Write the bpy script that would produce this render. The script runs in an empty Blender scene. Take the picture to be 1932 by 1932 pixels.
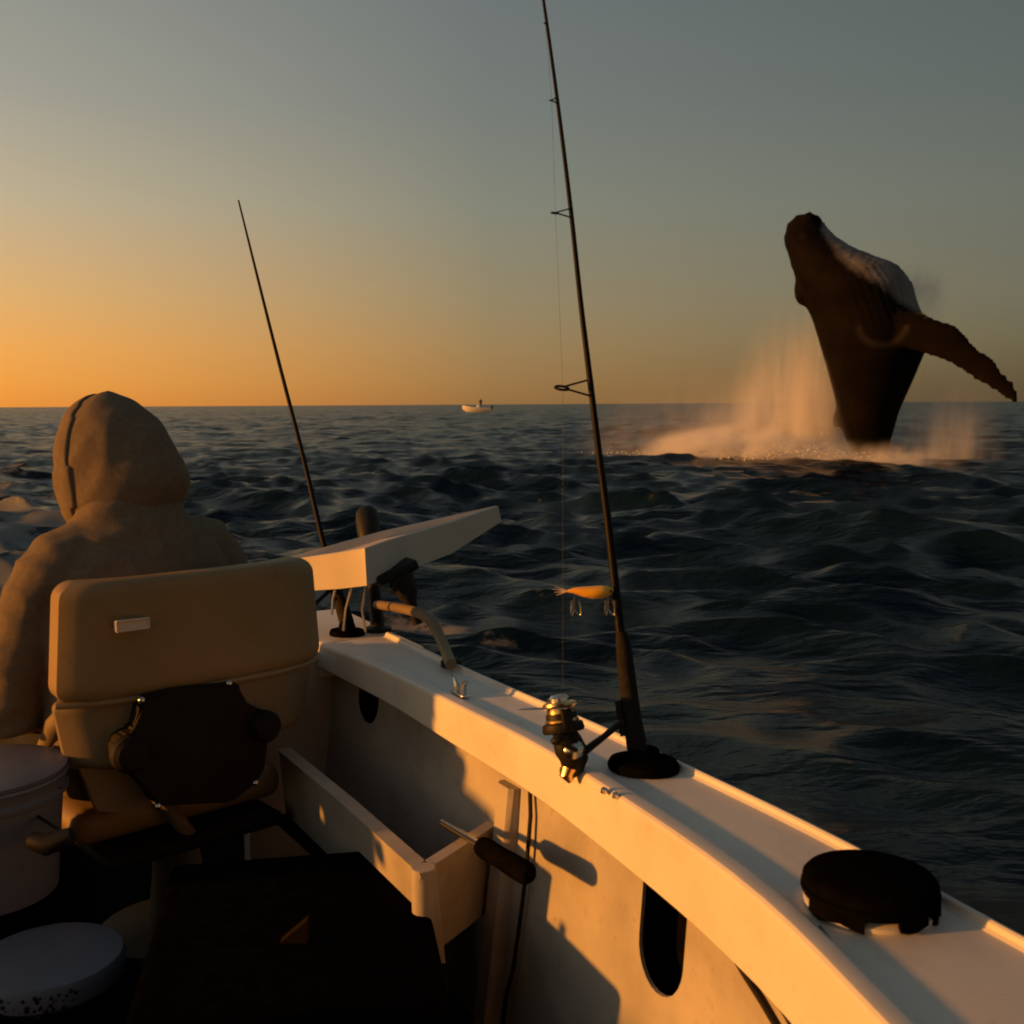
import bpy, bmesh, math, random
import numpy as np
from mathutils import Vector, Matrix, Euler, noise
random.seed(7); RNG = np.random.default_rng(7)
SC = bpy.context.scene
COL = SC.collection
R_ = math.radians

# ------------------------------------------------------------------ camera
CZ = 1.5                                   # eye height above the sea
FOV = R_(50.0); KF = 2*math.tan(FOV/2)
PITCH = math.atan((0.5-0.3947)*KF)
cam = bpy.data.objects.new('camera', bpy.data.cameras.new('camera')); COL.objects.link(cam)
cam.data.angle = FOV; cam.data.clip_start = 0.02; cam.data.clip_end = 30000
CM = Matrix.Rotation(R_(90)-PITCH, 3, 'X') @ Matrix.Rotation(R_(-0.33), 3, 'Z')
cam.matrix_world = Matrix.Translation((0, 0, CZ)) @ CM.to_4x4()
SC.camera = cam
cam.data.dof.use_dof = True; cam.data.dof.focus_distance = 2.6; cam.data.dof.aperture_fstop = 11.0
SC.cycles.filter_width = 1.9
CAM0 = Vector((0, 0, CZ))

# ------------------------------------------------------------------ world, sun, exposure
SUN_AZ = -100.0                            # degrees from the view axis (+Y), left is negative
SUN_EL = 6.5
SC.view_settings.view_transform = 'Standard'; SC.view_settings.look = 'None'
SC.view_settings.exposure = 0; SC.view_settings.gamma = 1; SC.view_settings.use_curve_mapping = False
W = bpy.data.worlds.new('World'); SC.world = W; W.use_nodes = True
wn, wl = W.node_tree.nodes, W.node_tree.links
bg = wn['Background']

def wmath(op, a, b=None, clamp=False):
    m = wn.new('ShaderNodeMath'); m.operation = op; m.use_clamp = clamp
    for i, v in enumerate((a, b)):
        if v is None: continue
        if isinstance(v, (int, float)): m.inputs[i].default_value = v
        else: wl.new(v, m.inputs[i])
    return m.outputs[0]
tc = wn.new('ShaderNodeTexCoord')
sep = wn.new('ShaderNodeSeparateXYZ'); wl.new(tc.outputs['Generated'], sep.inputs[0])
hx, hy, hz = sep.outputs
sx, sy = math.sin(R_(SUN_AZ)), math.cos(R_(SUN_AZ))
hl = wmath('SQRT', wmath('ADD', wmath('ADD', wmath('MULTIPLY', hx, hx), wmath('MULTIPLY', hy, hy)), 1e-5))
caz = wmath('DIVIDE', wmath('ADD', wmath('MULTIPLY', hx, sx), wmath('MULTIPLY', hy, sy)), hl)   # cos of azimuth from the sun
elev = wmath('MAXIMUM', hz, 0.0)

def ramp(stops):
    r = wn.new('ShaderNodeValToRGB'); e = r.color_ramp.elements
    r.color_ramp.interpolation = 'B_SPLINE' if False else 'EASE'
    r.color_ramp.interpolation = 'LINEAR'
    while len(e) < len(stops): e.new(0.5)
    for el, (p, c) in zip(e, stops): el.position = p; el.color = (*c, 1)
    wl.new(elev, r.inputs[0]); return r.outputs[0]
zen = (.085, .105, .115)
sunw = ramp([(0, (.95, .33, .05)), (.02, (1., .40, .068)), (.05, (.98, .44, .10)), (.09, (.84, .47, .165)), (.17, (.58, .47, .30)), (.25, (.40, .38, .31)), (.36, (.28, .29, .258)), (.6, (.16, .18, .18)), (1, zen)])
midw = ramp([(0, (.34, .175, .058)), (.02, (.375, .21, .075)), (.05, (.37, .235, .10)), (.09, (.325, .25, .137)), (.17, (.25, .25, .188)), (.25, (.195, .211, .187)), (.36, (.155, .178, .178)), (.6, (.11, .13, .14)), (1, zen)])
farw = ramp([(0, (.125, .085, .042)), (.02, (.14, .104, .052)), (.05, (.165, .138, .078)), (.09, (.17, .157, .105)), (.17, (.152, .16, .127)), (.25, (.122, .140, .125)), (.36, (.096, .116, .111)), (.6, (.085, .1, .105)), (1, zen)])
def wmix(f, a, b):
    m = wn.new('ShaderNodeMix'); m.data_type = 'RGBA'
    if isinstance(f, (int, float)): m.inputs[0].default_value = f
    else: wl.new(f, m.inputs[0])
    wl.new(a, m.inputs[6]); wl.new(b, m.inputs[7]); return m.outputs[2]
c_l, c_c, c_r = math.cos(R_(-25-SUN_AZ)), math.cos(R_(-1-SUN_AZ)), math.cos(R_(25-SUN_AZ))
f1 = wmath('DIVIDE', wmath('SUBTRACT', caz, c_r), c_c-c_r, True)
f2 = wmath('DIVIDE', wmath('SUBTRACT', caz, c_c), c_l-c_c, True)
grad = wmix(f2, wmix(f1, farw, midw), sunw)
sky = wn.new('ShaderNodeTexSky'); sky.sky_type = 'NISHITA'; sky.sun_disc = False
sky.sun_elevation = R_(SUN_EL); sky.sun_rotation = R_(SUN_AZ); sky.dust_density = 3
sk = wn.new('ShaderNodeVectorMath'); sk.operation = 'SCALE'; wl.new(sky.outputs[0], sk.inputs[0]); sk.inputs['Scale'].default_value = .09
tot = wmix(0.12, grad, sk.outputs[0])
boost = wmath('ADD', wmath('MULTIPLY', wmath('MAXIMUM', wmath('SUBTRACT', caz, c_l), 0.0), 0.12), 1.0)
bo = wn.new('ShaderNodeVectorMath'); bo.operation = 'SCALE'; wl.new(tot, bo.inputs[0]); wl.new(boost, bo.inputs['Scale'])
wl.new(bo.outputs[0], bg.inputs[0]); bg.inputs[1].default_value = 1.0

sun = bpy.data.objects.new('sun', bpy.data.lights.new('sun', 'SUN')); COL.objects.link(sun)
sun.data.energy = 5.0; sun.data.angle = R_(2.4); sun.data.color = (1.0, .36, .045)
SDIR = Vector((sx*math.cos(R_(SUN_EL)), sy*math.cos(R_(SUN_EL)), math.sin(R_(SUN_EL))))
sun.rotation_euler = SDIR.to_track_quat('Z', 'Y').to_euler()
SC.cycles.volume_bounces = 3; SC.cycles.max_bounces = 8; SC.cycles.volume_step_rate = 2.0; SC.cycles.volume_max_steps = 128

# ------------------------------------------------------------------ measuring helpers (survey of the photograph, 1932 units wide)
def ray(px, py):
    return CM @ Vector(((px/1932-.5)*KF, (.5-py/1932)*KF, -1))
def at(px, py, d):
    r = ray(px, py); return CAM0 + r*(d/r.y)
def onz(px, py, z):
    r = ray(px, py); return CAM0 + r*((z-CZ)/r.z)
def onplane(px, py, p0, n):
    r = ray(px, py); return CAM0 + r*((p0-CAM0).dot(n)/r.dot(n))

# ------------------------------------------------------------------ materials
def mat(name, col, rough=.5, metal=0., var=.12, scale=12., bump=0., bscale=60., spec=.5, detail=4., dirt=0.):
    m = bpy.data.materials.new(name); m.use_nodes = True
    n, l = m.node_tree.nodes, m.node_tree.links
    b = n['Principled BSDF']; b.inputs['Roughness'].default_value = rough; b.inputs['Metallic'].default_value = metal
    b.inputs['Specular IOR Level'].default_value = spec
    t = n.new('ShaderNodeTexCoord')
    if var:
        ns = n.new('ShaderNodeTexNoise'); ns.inputs['Scale'].default_value = scale; ns.inputs['Detail'].default_value = detail
        l.new(t.outputs['Object'], ns.inputs['Vector'])
        r = n.new('ShaderNodeValToRGB'); r.color_ramp.elements[0].position = .3; r.color_ramp.elements[1].position = .7
        r.color_ramp.elements[0].color = (*[c*(1-var) for c in col], 1); r.color_ramp.elements[1].color = (*[min(1, c*(1+var)) for c in col], 1)
        l.new(ns.outputs[0], r.inputs[0]); last = r.outputs[0]
        if dirt:                                            # scuffs, salt streaks and small stains
            for sc_, lo, hi, k in ((38., .60, .74, .55), (7., .52, .72, .35), (160., .66, .74, .6)):
                nd = n.new('ShaderNodeTexNoise'); nd.inputs['Scale'].default_value = sc_; nd.inputs['Detail'].default_value = 6; nd.inputs['Roughness'].default_value = .65
                l.new(t.outputs['Object'], nd.inputs['Vector'])
                mr = n.new('ShaderNodeMapRange'); mr.inputs[1].default_value = lo; mr.inputs[2].default_value = hi; mr.inputs[4].default_value = dirt*k; l.new(nd.outputs[0], mr.inputs[0])
                mx_ = n.new('ShaderNodeMix'); mx_.data_type = 'RGBA'; l.new(mr.outputs[0], mx_.inputs[0]); l.new(last, mx_.inputs[6]); mx_.inputs[7].default_value = (*[c*q for c, q in zip(col, (.42, .37, .30))], 1); last = mx_.outputs[2]
        l.new(last, b.inputs['Base Color'])
    else: b.inputs['Base Color'].default_value = (*col, 1)
    if bump:
        nb = n.new('ShaderNodeTexNoise'); nb.inputs['Scale'].default_value = bscale; nb.inputs['Detail'].default_value = 5
        l.new(t.outputs['Object'], nb.inputs['Vector'])
        bp = n.new('ShaderNodeBump'); bp.inputs['Strength'].default_value = bump; bp.inputs['Distance'].default_value = .01
        l.new(nb.outputs[0], bp.inputs['Height']); l.new(bp.outputs[0], b.inputs['Normal'])
    return m
M = dict(
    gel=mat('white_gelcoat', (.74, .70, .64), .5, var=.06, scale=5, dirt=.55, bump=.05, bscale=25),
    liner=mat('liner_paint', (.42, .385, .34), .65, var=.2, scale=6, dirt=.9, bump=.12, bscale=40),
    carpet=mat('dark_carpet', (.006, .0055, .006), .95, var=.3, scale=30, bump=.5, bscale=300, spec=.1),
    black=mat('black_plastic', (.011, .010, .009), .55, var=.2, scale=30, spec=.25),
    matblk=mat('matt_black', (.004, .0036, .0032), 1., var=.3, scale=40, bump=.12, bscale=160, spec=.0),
    cork=mat('grip_foam', (.014, .012, .011), .8, var=.3, scale=80, bump=.3, bscale=400, spec=.2),
    graphite=mat('rod_graphite', (.006, .005, .0045), .5, spec=.12, var=.2, scale=40),
    steel=mat('stainless_steel', (.62, .60, .56), .25, 1.0, var=.08, scale=30),
    gold=mat('gold_spool', (.75, .52, .22), .28, 1.0, var=.1, scale=30),
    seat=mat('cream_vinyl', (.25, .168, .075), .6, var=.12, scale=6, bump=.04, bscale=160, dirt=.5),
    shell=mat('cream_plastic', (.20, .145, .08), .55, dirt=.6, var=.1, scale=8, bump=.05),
    brace=mat('dark_bracket', (.009, .006, .005), .7, var=.3, scale=20, spec=.2),
    tag=mat('tag_metal', (.62, .54, .45), .5, 0., var=.05),
    hoodie=mat('sand_fleece', (.165, .13, .092), .95, var=.12, scale=90, bump=.10, bscale=260, spec=.1),
    trousers=mat('dark_trousers', (.03, .03, .035), .9, var=.2, bump=.3, bscale=200, spec=.1),
    shoe=mat('dark_shoe', (.02, .018, .016), .7),
    skin=mat('skin', (.45, .26, .18), .55, var=.08, scale=20),
    foam=mat('white_foam', (.75, .72, .68), .7, var=.1),
    board=mat('white_board', (.54, .50, .45), .4, var=.06, scale=6),
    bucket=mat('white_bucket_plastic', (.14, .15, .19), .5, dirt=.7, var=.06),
    lure=mat('orange_lure_paint', (1.0, .47, .03), .3, var=.15, scale=60),
    feather=mat('pale_feather', (.6, .5, .45), .8),
    yellow=mat('yellow_plastic', (.016, .010, .0012), .95, spec=.03),
    shade_dark=mat('dark_shade_panel', (.05, .048, .045), .8),  # for the added, unseen roof and wall that shade the cockpit
    hull=mat('hull_paint', (.56, .54, .5), .3, var=.06),
    line=mat('fishing_line', (.05, .05, .045), .4, var=0),
    farwhite=mat('far_boat_paint', (.8, .78, .74), .4, var=.05),
    farperson=mat('far_dark_clothes', (.03, .025, .02), .9),
)

# ------------------------------------------------------------------ mesh helpers
def link(name, me, m=None, parent=None, smooth=True, loc=None, rz=0., sharp=38):
    o = bpy.data.objects.new(name, me); COL.objects.link(o)
    if m is not None and not me.materials: me.materials.append(m)
    if smooth:
        me.polygons.foreach_set('use_smooth', [True]*len(me.polygons))
        try: me.set_sharp_from_angle(angle=R_(sharp))
        except Exception: pass
    if parent is not None: o.parent = parent
    if loc is not None: o.location = loc
    if rz: o.rotation_euler = (0, 0, rz)
    return o
def obj(name, bm, m, parent=None, smooth=True, **k):
    bmesh.ops.recalc_face_normals(bm, faces=bm.faces)
    me = bpy.data.meshes.new(name); bm.to_mesh(me); bm.free()
    return link(name, me, m, parent, smooth, **k)
def tag(o, label=None, cat=None, group=None, kind=None):
    for k, v in (('label', label), ('category', cat), ('group', group), ('kind', kind)):
        if v: o[k] = v
    return o
def empty(name, loc, label, cat, rz=0., group=None):
    o = bpy.data.objects.new(name, None); COL.objects.link(o); o.location = loc; o.rotation_euler = (0, 0, rz)
    o.empty_display_size = .1
    return tag(o, label, cat, group)
BM = bmesh.new
def loft(bm, rings, cap=True, closed=True):
    vs = [[bm.verts.new(p) for p in r] for r in rings]
    n = len(rings[0])
    for a, b in zip(vs, vs[1:]):
        for i in range(n if closed else n-1):
            j = (i+1) % n
            bm.faces.new((a[i], a[j], b[j], b[i]))
    if cap:
        bm.faces.new(vs[0][::-1]); bm.faces.new(vs[-1])
    return vs
def tube(bm, pts, rad, seg=10, cap=True, flat=1.):
    pts = [Vector(p) for p in pts]
    if isinstance(rad, (int, float)): rad = [rad]*len(pts)
    rings = []; up = None
    for i, p in enumerate(pts):
        t = (pts[min(i+1, len(pts)-1)] - pts[max(i-1, 0)]).normalized()
        if up is None:
            up = Vector((0, 0, 1)) if abs(t.z) < .9 else Vector((0, 1, 0))
        x = t.cross(up); x.normalize(); y = x.cross(t); up = y
        rings.append([p + x*(math.cos(a)*rad[i]) + y*(math.sin(a)*rad[i]*flat) for a in [2*math.pi*k/seg for k in range(seg)]])
    loft(bm, rings, cap)
def lathe(bm, prof, mtx=None, seg=24, cap=True):
    mtx = mtx or Matrix()
    rings = [[mtx @ Vector((r*math.cos(a), r*math.sin(a), z)) for a in [2*math.pi*k/seg for k in range(seg)]] for r, z in prof]
    loft(bm, rings, cap)
def box(bm, c, s, mtx=None, bev=0., seg=2):
    mtx = mtx or Matrix()
    r = bmesh.ops.create_cube(bm, size=1, matrix=mtx @ Matrix.Translation(c) @ Matrix.Diagonal((*s, 1)))
    if bev:
        es = list({e for v in r['verts'] for e in v.link_edges})
        bmesh.ops.bevel(bm, geom=es, offset=bev, segments=seg, affect='EDGES', profile=.5)
def ball(bm, c, s, mtx=None, sub=2):
    mtx = mtx or Matrix()
    bmesh.ops.create_icosphere(bm, subdivisions=sub, radius=1, matrix=mtx @ Matrix.Translation(c) @ Matrix.Diagonal((*(s if hasattr(s, '__len__') else (s,)*3), 1)))
def prism(bm, poly, nrm, depth):
    a = [bm.verts.new(p) for p in poly]; b = [bm.verts.new(Vector(p)+nrm*depth) for p in poly]
    bm.faces.new(a); bm.faces.new(b[::-1])
    for i in range(len(poly)):
        j = (i+1) % len(poly); bm.faces.new((a[j], a[i], b[i], b[j]))
def baked(bm, mods):
    """mesh of bm after modifiers, as plain geometry"""
    bmesh.ops.recalc_face_normals(bm, faces=bm.faces)
    me = bpy.data.meshes.new('tmp'); bm.to_mesh(me); bm.free()
    o = bpy.data.objects.new('tmp', me); COL.objects.link(o)
    for kind, props in mods:
        md = o.modifiers.new(kind, kind)
        for k, v in props.items(): setattr(md, k, v)
    dg = bpy.context.evaluated_depsgraph_get(); dg.update()
    out = bpy.data.meshes.new_from_object(o.evaluated_get(dg))
    bpy.data.objects.remove(o); bpy.data.meshes.remove(me)
    return out
def smoothmesh(bm, voxel, it=6):
    return baked(bm, [('REMESH', dict(mode='VOXEL', voxel_size=voxel)), ('SMOOTH', dict(factor=.5, iterations=it))])
def displace(me, fn):
    n = len(me.vertices); co = np.empty(n*3, np.float32); me.vertices.foreach_get('co', co); no = np.empty(n*3, np.float32)
    me.vertex_normals.foreach_get('vector', no)
    co = co.reshape(-1, 3); no = no.reshape(-1, 3)
    d = np.array([fn(Vector(c)) for c in co.tolist()], np.float32)
    me.vertices.foreach_set('co', (co+no*d[:, None]).ravel()); me.update()

# ------------------------------------------------------------------ sea (radial grid, real waves)
def build_sea():
    cx, cy = -.4, .8
    rr = [2.0]
    while rr[-1] < 9000: rr.append(rr[-1]*(1.0118 if rr[-1] < 400 else 1.03))
    rr = np.array(rr)
    view = np.radians(np.linspace(-36, 38, 760)); rest = np.radians(np.linspace(38, 324, 150))[1:-1]
    th = np.concatenate([view, rest]); nt, nr = len(th), len(rr)
    rg, tg = np.meshgrid(rr, th, indexing='ij')
    X = cx+rg*np.sin(tg); Y = cy+rg*np.cos(tg); Z = np.zeros_like(X); DX = np.zeros_like(X); DY = np.zeros_like(X)
    sp = np.maximum(rg*.012, .05)
    g = np.random.default_rng(11)
    wind = R_(200)
    lam = np.concatenate([g.uniform(7, 13, 6), np.exp(g.uniform(np.log(.42), np.log(1.7), 70)), np.exp(g.uniform(np.log(1.7), np.log(5.), 34))])
    for L in lam:
        a = wind + g.normal(0, .62); k = 2*np.pi/L; ph = g.uniform(0, 6.28)
        A = (.0105*L if L < 1.7 else .0056*L if L < 6 else .0028*L)*g.uniform(.5, 1.15)
        f = np.exp(-(.8*sp/L)**2)
        arg = k*(X*np.sin(a)+Y*np.cos(a))+ph
        s_, c_ = np.sin(arg), np.cos(arg)
        Z += A*f*s_; DX += 1.0*A*f*c_*np.sin(a); DY += 1.0*A*f*c_*np.cos(a)
    near = np.clip((rg-2.)/5., 0, 1); near = near*near*(3-2*near)
    amp = .25+.75*near
    # deep swells here and there (groups)
    grp = .8+.35*np.sin(X*.11+Y*.05+1.)*np.sin(Y*.09-X*.03)
    Z = Z*amp*grp; X2 = X+DX*amp; Y2 = Y+DY*amp
    v = np.stack([X2, Y2, Z], -1).reshape(-1, 3)
    i = np.arange(nr-1)[:, None]*nt; j = np.arange(nt)[None, :]; jn = (j+1) % nt
    q = np.stack([i+j, i+jn, i+nt+jn, i+nt+j], -1).reshape(-1, 4)[:, ::-1]
    me = bpy.data.meshes.new('sea')
    me.vertices.add(len(v)); me.vertices.foreach_set('co', v.ravel().astype(np.float32))
    me.loops.add(q.size); me.loops.foreach_set('vertex_index', q.ravel().astype(np.int32))
    me.polygons.add(len(q)); me.polygons.foreach_set('loop_start', np.arange(0, q.size, 4, dtype=np.int32))
    me.polygons.foreach_set('use_smooth', np.ones(len(q), bool))
    me.update(calc_edges=True); me.validate()
    m = bpy.data.materials.new('sea_water'); m.use_nodes = True
    n, l = m.node_tree.nodes, m.node_tree.links
    b = n['Principled BSDF']; b.inputs['Base Color'].default_value = (.002, .0075, .013, 1)
    b.inputs['Roughness'].default_value = .27; b.inputs['IOR'].default_value = 1.333; b.inputs['Specular IOR Level'].default_value = .23
    t = n.new('ShaderNodeTexCoord')
    mp = n.new('ShaderNodeMapping'); mp.inputs['Rotation'].default_value = (0, 0, R_(20)); mp.inputs['Scale'].default_value = (.6, 1.3, 1)
    l.new(t.outputs['Object'], mp.inputs[0])
    n3 = n.new('ShaderNodeTexNoise'); n3.inputs['Scale'].default_value = .8; n3.inputs['Detail'].default_value = 4; l.new(mp.outputs[0], n3.inputs['Vector'])
    sb = n.new('ShaderNodeVectorMath'); sb.operation = 'SUBTRACT'; l.new(n3.outputs['Color'], sb.inputs[0]); sb.inputs[1].default_value = (.5, .5, .5)
    ml = n.new('ShaderNodeVectorMath'); ml.operation = 'MULTIPLY'; l.new(sb.outputs[0], ml.inputs[0]); ml.inputs[1].default_value = (2.0, 2.0, 0)
    ge = n.new('ShaderNodeNewGeometry'); ad = n.new('ShaderNodeVectorMath'); l.new(ge.outputs['Normal'], ad.inputs[0]); l.new(ml.outputs[0], ad.inputs[1])
    nm = n.new('ShaderNodeVectorMath'); nm.operation = 'NORMALIZE'; l.new(ad.outputs[0], nm.inputs[0])
    prev = nm.outputs[0]
    for sc_, st, dist in ((1.3, .7, .2), (4.5, .6, .07), (11., .75, .024)):
        ns = n.new('ShaderNodeTexNoise'); ns.inputs['Scale'].default_value = sc_; ns.inputs['Detail'].default_value = 3; ns.inputs['Roughness'].default_value = .55
        l.new(mp.outputs[0], ns.inputs['Vector'])
        bp = n.new('ShaderNodeBump'); bp.inputs['Strength'].default_value = st; bp.inputs['Distance'].default_value = dist
        l.new(ns.outputs[0], bp.inputs['Height'])
        if prev: l.new(prev, bp.inputs['Normal'])
        prev = bp.outputs[0]
    l.new(prev, b.inputs['Normal'])
    # foam of the wake trailing astern
    geo = n.new('ShaderNodeNewGeometry'); f_ = Vector((-.48, .877, 0)).normalized()
    def dotp(v, off):
        d = n.new('ShaderNodeVectorMath'); d.operation = 'DOT_PRODUCT'; l.new(geo.outputs['Position'], d.inputs[0]); d.inputs[1].default_value = v
        a = n.new('ShaderNodeMath'); a.operation = 'ADD'; l.new(d.outputs['Value'], a.inputs[0]); a.inputs[1].default_value = off; return a.outputs[0]
    def mp_(x, a0, a1, b0, b1):
        q = n.new('ShaderNodeMapRange'); q.interpolation_type = 'SMOOTHSTEP'; l.new(x, q.inputs[0])
        for k, v in zip((1, 2, 3, 4), (a0, a1, b0, b1)): q.inputs[k].default_value = v
        return q.outputs[0]
    def mu(a, b_, op='MULTIPLY'):
        q = n.new('ShaderNodeMath'); q.operation = op; l.new(a, q.inputs[0]); l.new(b_, q.inputs[1]) if not isinstance(b_, (int, float)) else setattr(q.inputs[1], 'default_value', b_); return q.outputs[0]
    ab = n.new('ShaderNodeMath'); ab.operation = 'ABSOLUTE'; l.new(dotp((f_.y, -f_.x, 0), .5), ab.inputs[0])
    band = mu(mp_(ab.outputs[0], .6, 6.5, 1, 0), mu(mp_(dotp(tuple(f_), 0), 3.5, 7, 0, 1), mp_(dotp(tuple(f_), 0), 25, 60, 1, 0)))
    nf = n.new('ShaderNodeTexNoise'); nf.inputs['Scale'].default_value = .9; nf.inputs['Detail'].default_value = 8; nf.inputs['Roughness'].default_value = .68; l.new(t.outputs['Object'], nf.inputs['Vector'])
    fo = mp_(mu(mu(nf.outputs[0], .66, 'SUBTRACT'), mu(band, .25), 'ADD'), 0., .09, 0., .75)
    df = n.new('ShaderNodeBsdfDiffuse'); df.inputs[0].default_value = (.22, .22, .22, 1)
    ms = n.new('ShaderNodeMixShader'); l.new(fo, ms.inputs[0]); l.new(b.outputs[0], ms.inputs[1]); l.new(df.outputs[0], ms.inputs[2]); l.new(ms.outputs[0], n['Material Output'].inputs['Surface'])
    o = link('sea', me, m, smooth=False); tag(o, kind='structure')
build_sea()

# ------------------------------------------------------------------ fishing boat we stand in
GZ, DECK, Q = .98, .45, .8125
F = Vector((-.48, .877, 0)).normalized(); RV = Vector((F.y, -F.x, 0))     # along the side towards the stern / outboard
def srz(s, r, z): return F*s + RV*r + Vector((0, 0, z))
inn = [onz(*p, GZ) for p in ((1650, 1932), (1550, 1790), (1400, 1660), (1290, 1580), (1150, 1490), (1010, 1400), (870, 1335), (735, 1265), (595, 1210))]
out = [onz(*p, GZ) for p in ((1932, 1770), (1675, 1625), (1480, 1528), (1290, 1440), (1100, 1352), (985, 1308), (850, 1247), (720, 1187))]
SI = np.array([p.dot(F) for p in inn]); RI = np.array([p.dot(RV) for p in inn])
SO = np.array([p.dot(F) for p in out]); RO = np.array([p.dot(RV) for p in out])
def smooth_tab(S, R, g):
    o_ = np.argsort(S); S, R = S[o_], R[o_]
    lo = (R[3]-R[0])/(S[3]-S[0])
    y = np.interp(g, S, R)
    y = np.where(g < S[0], R[0]+(g-S[0])*lo*.8, y)
    hi = (R[-1]-R[-3])/(S[-1]-S[-3])
    y = np.where(g > S[-1], R[-1]+(g-S[-1])*hi, y)
    ker = np.exp(-.5*(np.arange(-25, 26)/10.)**2); ker /= ker.sum()
    return np.convolve(np.pad(y, 25, mode='edge'), ker, 'valid')
GS = np.linspace(-2.5, 4.5, 701)
TI = smooth_tab(SI, RI, GS); TO = smooth_tab(SO, RO, GS)
TI = np.where(GS < -.2, TI, TI)
def ri(s): return float(np.interp(s, GS, TI))
def ro(s): return float(max(np.interp(s, GS, TO), ri(s)+.14))
SK = float(SI.max())                                   # stern corner
SB = -1.5
def lip(s): return float(np.interp(s, [SB, .9, SK], [.115, .102, .058]))
def woff(z): return .042 - .12*max(0., (GZ-.08-z))       # wall leans inboard towards the deck
boat = empty('fishing_boat', srz(1.2, -.7, DECK), 'cream white open fishing boat in the foreground with low sides', 'fishing boat')
BI = Matrix.Translation(-boat.location)
def bobj(name, bm, m, smooth=True, **k):
    bmesh.ops.transform(bm, matrix=BI, verts=bm.verts); return obj(name, bm, m, boat, smooth, **k)
ss = np.linspace(SB, SK, 64)
# gunwale cap with coaming lip, rounded inner edge and raised outer bead
bm = BM(); rings = []
for s in ss:
    a, w, h = ri(s), ro(s)-ri(s), lip(s)
    prof = [(.022, -h), (.004, -h), (0, -h+.004), (-.001, -.03), (.0, -.008), (.0015, -.0035), (.005, -.0008), (.012, 0), (.026, -.001), (.034, -.006), (.044, -.008),
            (w*.5, -.006), (w-.016, -.007), (w-.012, -.004), (w-.010, .001), (w-.007, .003), (w-.003, .002), (w, -.003), (w, -.05), (w-.01, -.06), (w-.03, -.06), (w-.035, -.03), (.026, -.03)]
    rings.append([srz(s, a+r, GZ+z) for r, z in prof])
loft(bm, rings); bobj('gunwale', bm, M['gel'], sharp=13)
# inner side wall with two rod slots cut through it
def wall_hit(px, py, extra=0.):
    r = ray(px, py); prev = None
    for k in range(1, 4000):
        t = k*.0012; p = CAM0 + r*(t*1.0)
        s, rr_ = p.dot(F), p.dot(RV); g = rr_ - ri(s) - woff(p.z) - extra
        if g > 0 and s < SK+.3: return s, rr_, p.z
    return s, rr_, p.z
bm = BM(); rings = []
zz = [DECK-.05, .55, .65, .78, GZ-.035]
for s in np.linspace(SB, SK+.02, 40):
    rings.append([srz(s, ri(s)+woff(z), z) for z in zz] + [srz(s, ri(s)+woff(z)+.006, z) for z in zz[::-1]])
loft(bm, rings)
def slot_cutter(bmc, pl, pr, pbot):
    s0, _, zb = wall_hit(*pl); s1, _, _ = wall_hit(*pr); _, _, z0 = wall_hit(*pbot)
    c, h = (s0+s1)/2, abs(s0-s1)/2
    poly = [(c-h, GZ), (c+h, GZ)] + [(c+h*math.cos(a), z0+h+h*math.sin(a)) for a in np.linspace(0, -math.pi, 13)]
    prism(bmc, [srz(s, ri(c)-.12, z) for s, z in poly], RV, .3)
bmc = BM(); slot_cutter(bmc, (1201, 1815), (1291, 1815), (1248, 1882)); slot_cutter(bmc, (672, 1345), (716, 1345), (694, 1366))
bmesh.ops.recalc_face_normals(bmc, faces=bmc.faces)
mc = bpy.data.meshes.new('cut'); bmc.to_mesh(mc); bmc.free(); oc = bpy.data.objects.new('cut', mc); COL.objects.link(oc)
me = baked(bm, [('BOOLEAN', dict(operation='DIFFERENCE', object=oc, solver='EXACT'))])
bpy.data.objects.remove(oc)
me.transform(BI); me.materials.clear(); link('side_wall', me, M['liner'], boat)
bm = BM(); loft(bm, [[srz(s, ri(s)+woff(z)+.055, z) for z in (GZ-.032, .6)] + [srz(s, ri(s)+woff(z)+.065, z) for z in (.6, GZ-.05)] for s in np.linspace(SB, SK-.02, 24)])
bobj('slot_shade_sheet', bm, M['matblk'])  # black sheet added behind the slots, standing in for their shaded inside
# outer hull skin, far side, stern and deck
bm = BM(); loft(bm, [[srz(s, ro(s)-.012, GZ-.062), srz(s, ro(s)-.05, .6), srz(s, ro(s)-.2, .1), srz(s, ro(s)-.45, -.35), srz(s, ro(s)-.47, -.35), srz(s, ro(s)-.22, .1), srz(s, ro(s)-.07, .6), srz(s, ro(s)-.034, GZ-.062)] for s in np.linspace(SB, SK+.5, 30)])
bobj('hull_side', bm, M['hull'])
RP = -1.30; TZ, ST = .755, SK+.45                                             # far side of the cockpit
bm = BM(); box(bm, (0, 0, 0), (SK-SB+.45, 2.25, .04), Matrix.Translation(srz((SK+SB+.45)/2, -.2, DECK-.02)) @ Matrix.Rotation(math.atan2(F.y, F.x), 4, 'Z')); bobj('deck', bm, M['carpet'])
bm = BM()
loft(bm, [[srz(s, RP, DECK), srz(s, RP-.03, GZ-.18), srz(s, RP+.03, GZ-.18), srz(s, RP+.03, GZ-.08), srz(s, RP-.2, GZ-.08), srz(s, RP-.22, GZ-.13), srz(s, RP-.3, .4), srz(s, RP-.05, -.2)] for s in (SB, .5, ST+.1)])
bobj('gunwale', bm, M['gel'])
bm = BM()
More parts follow.
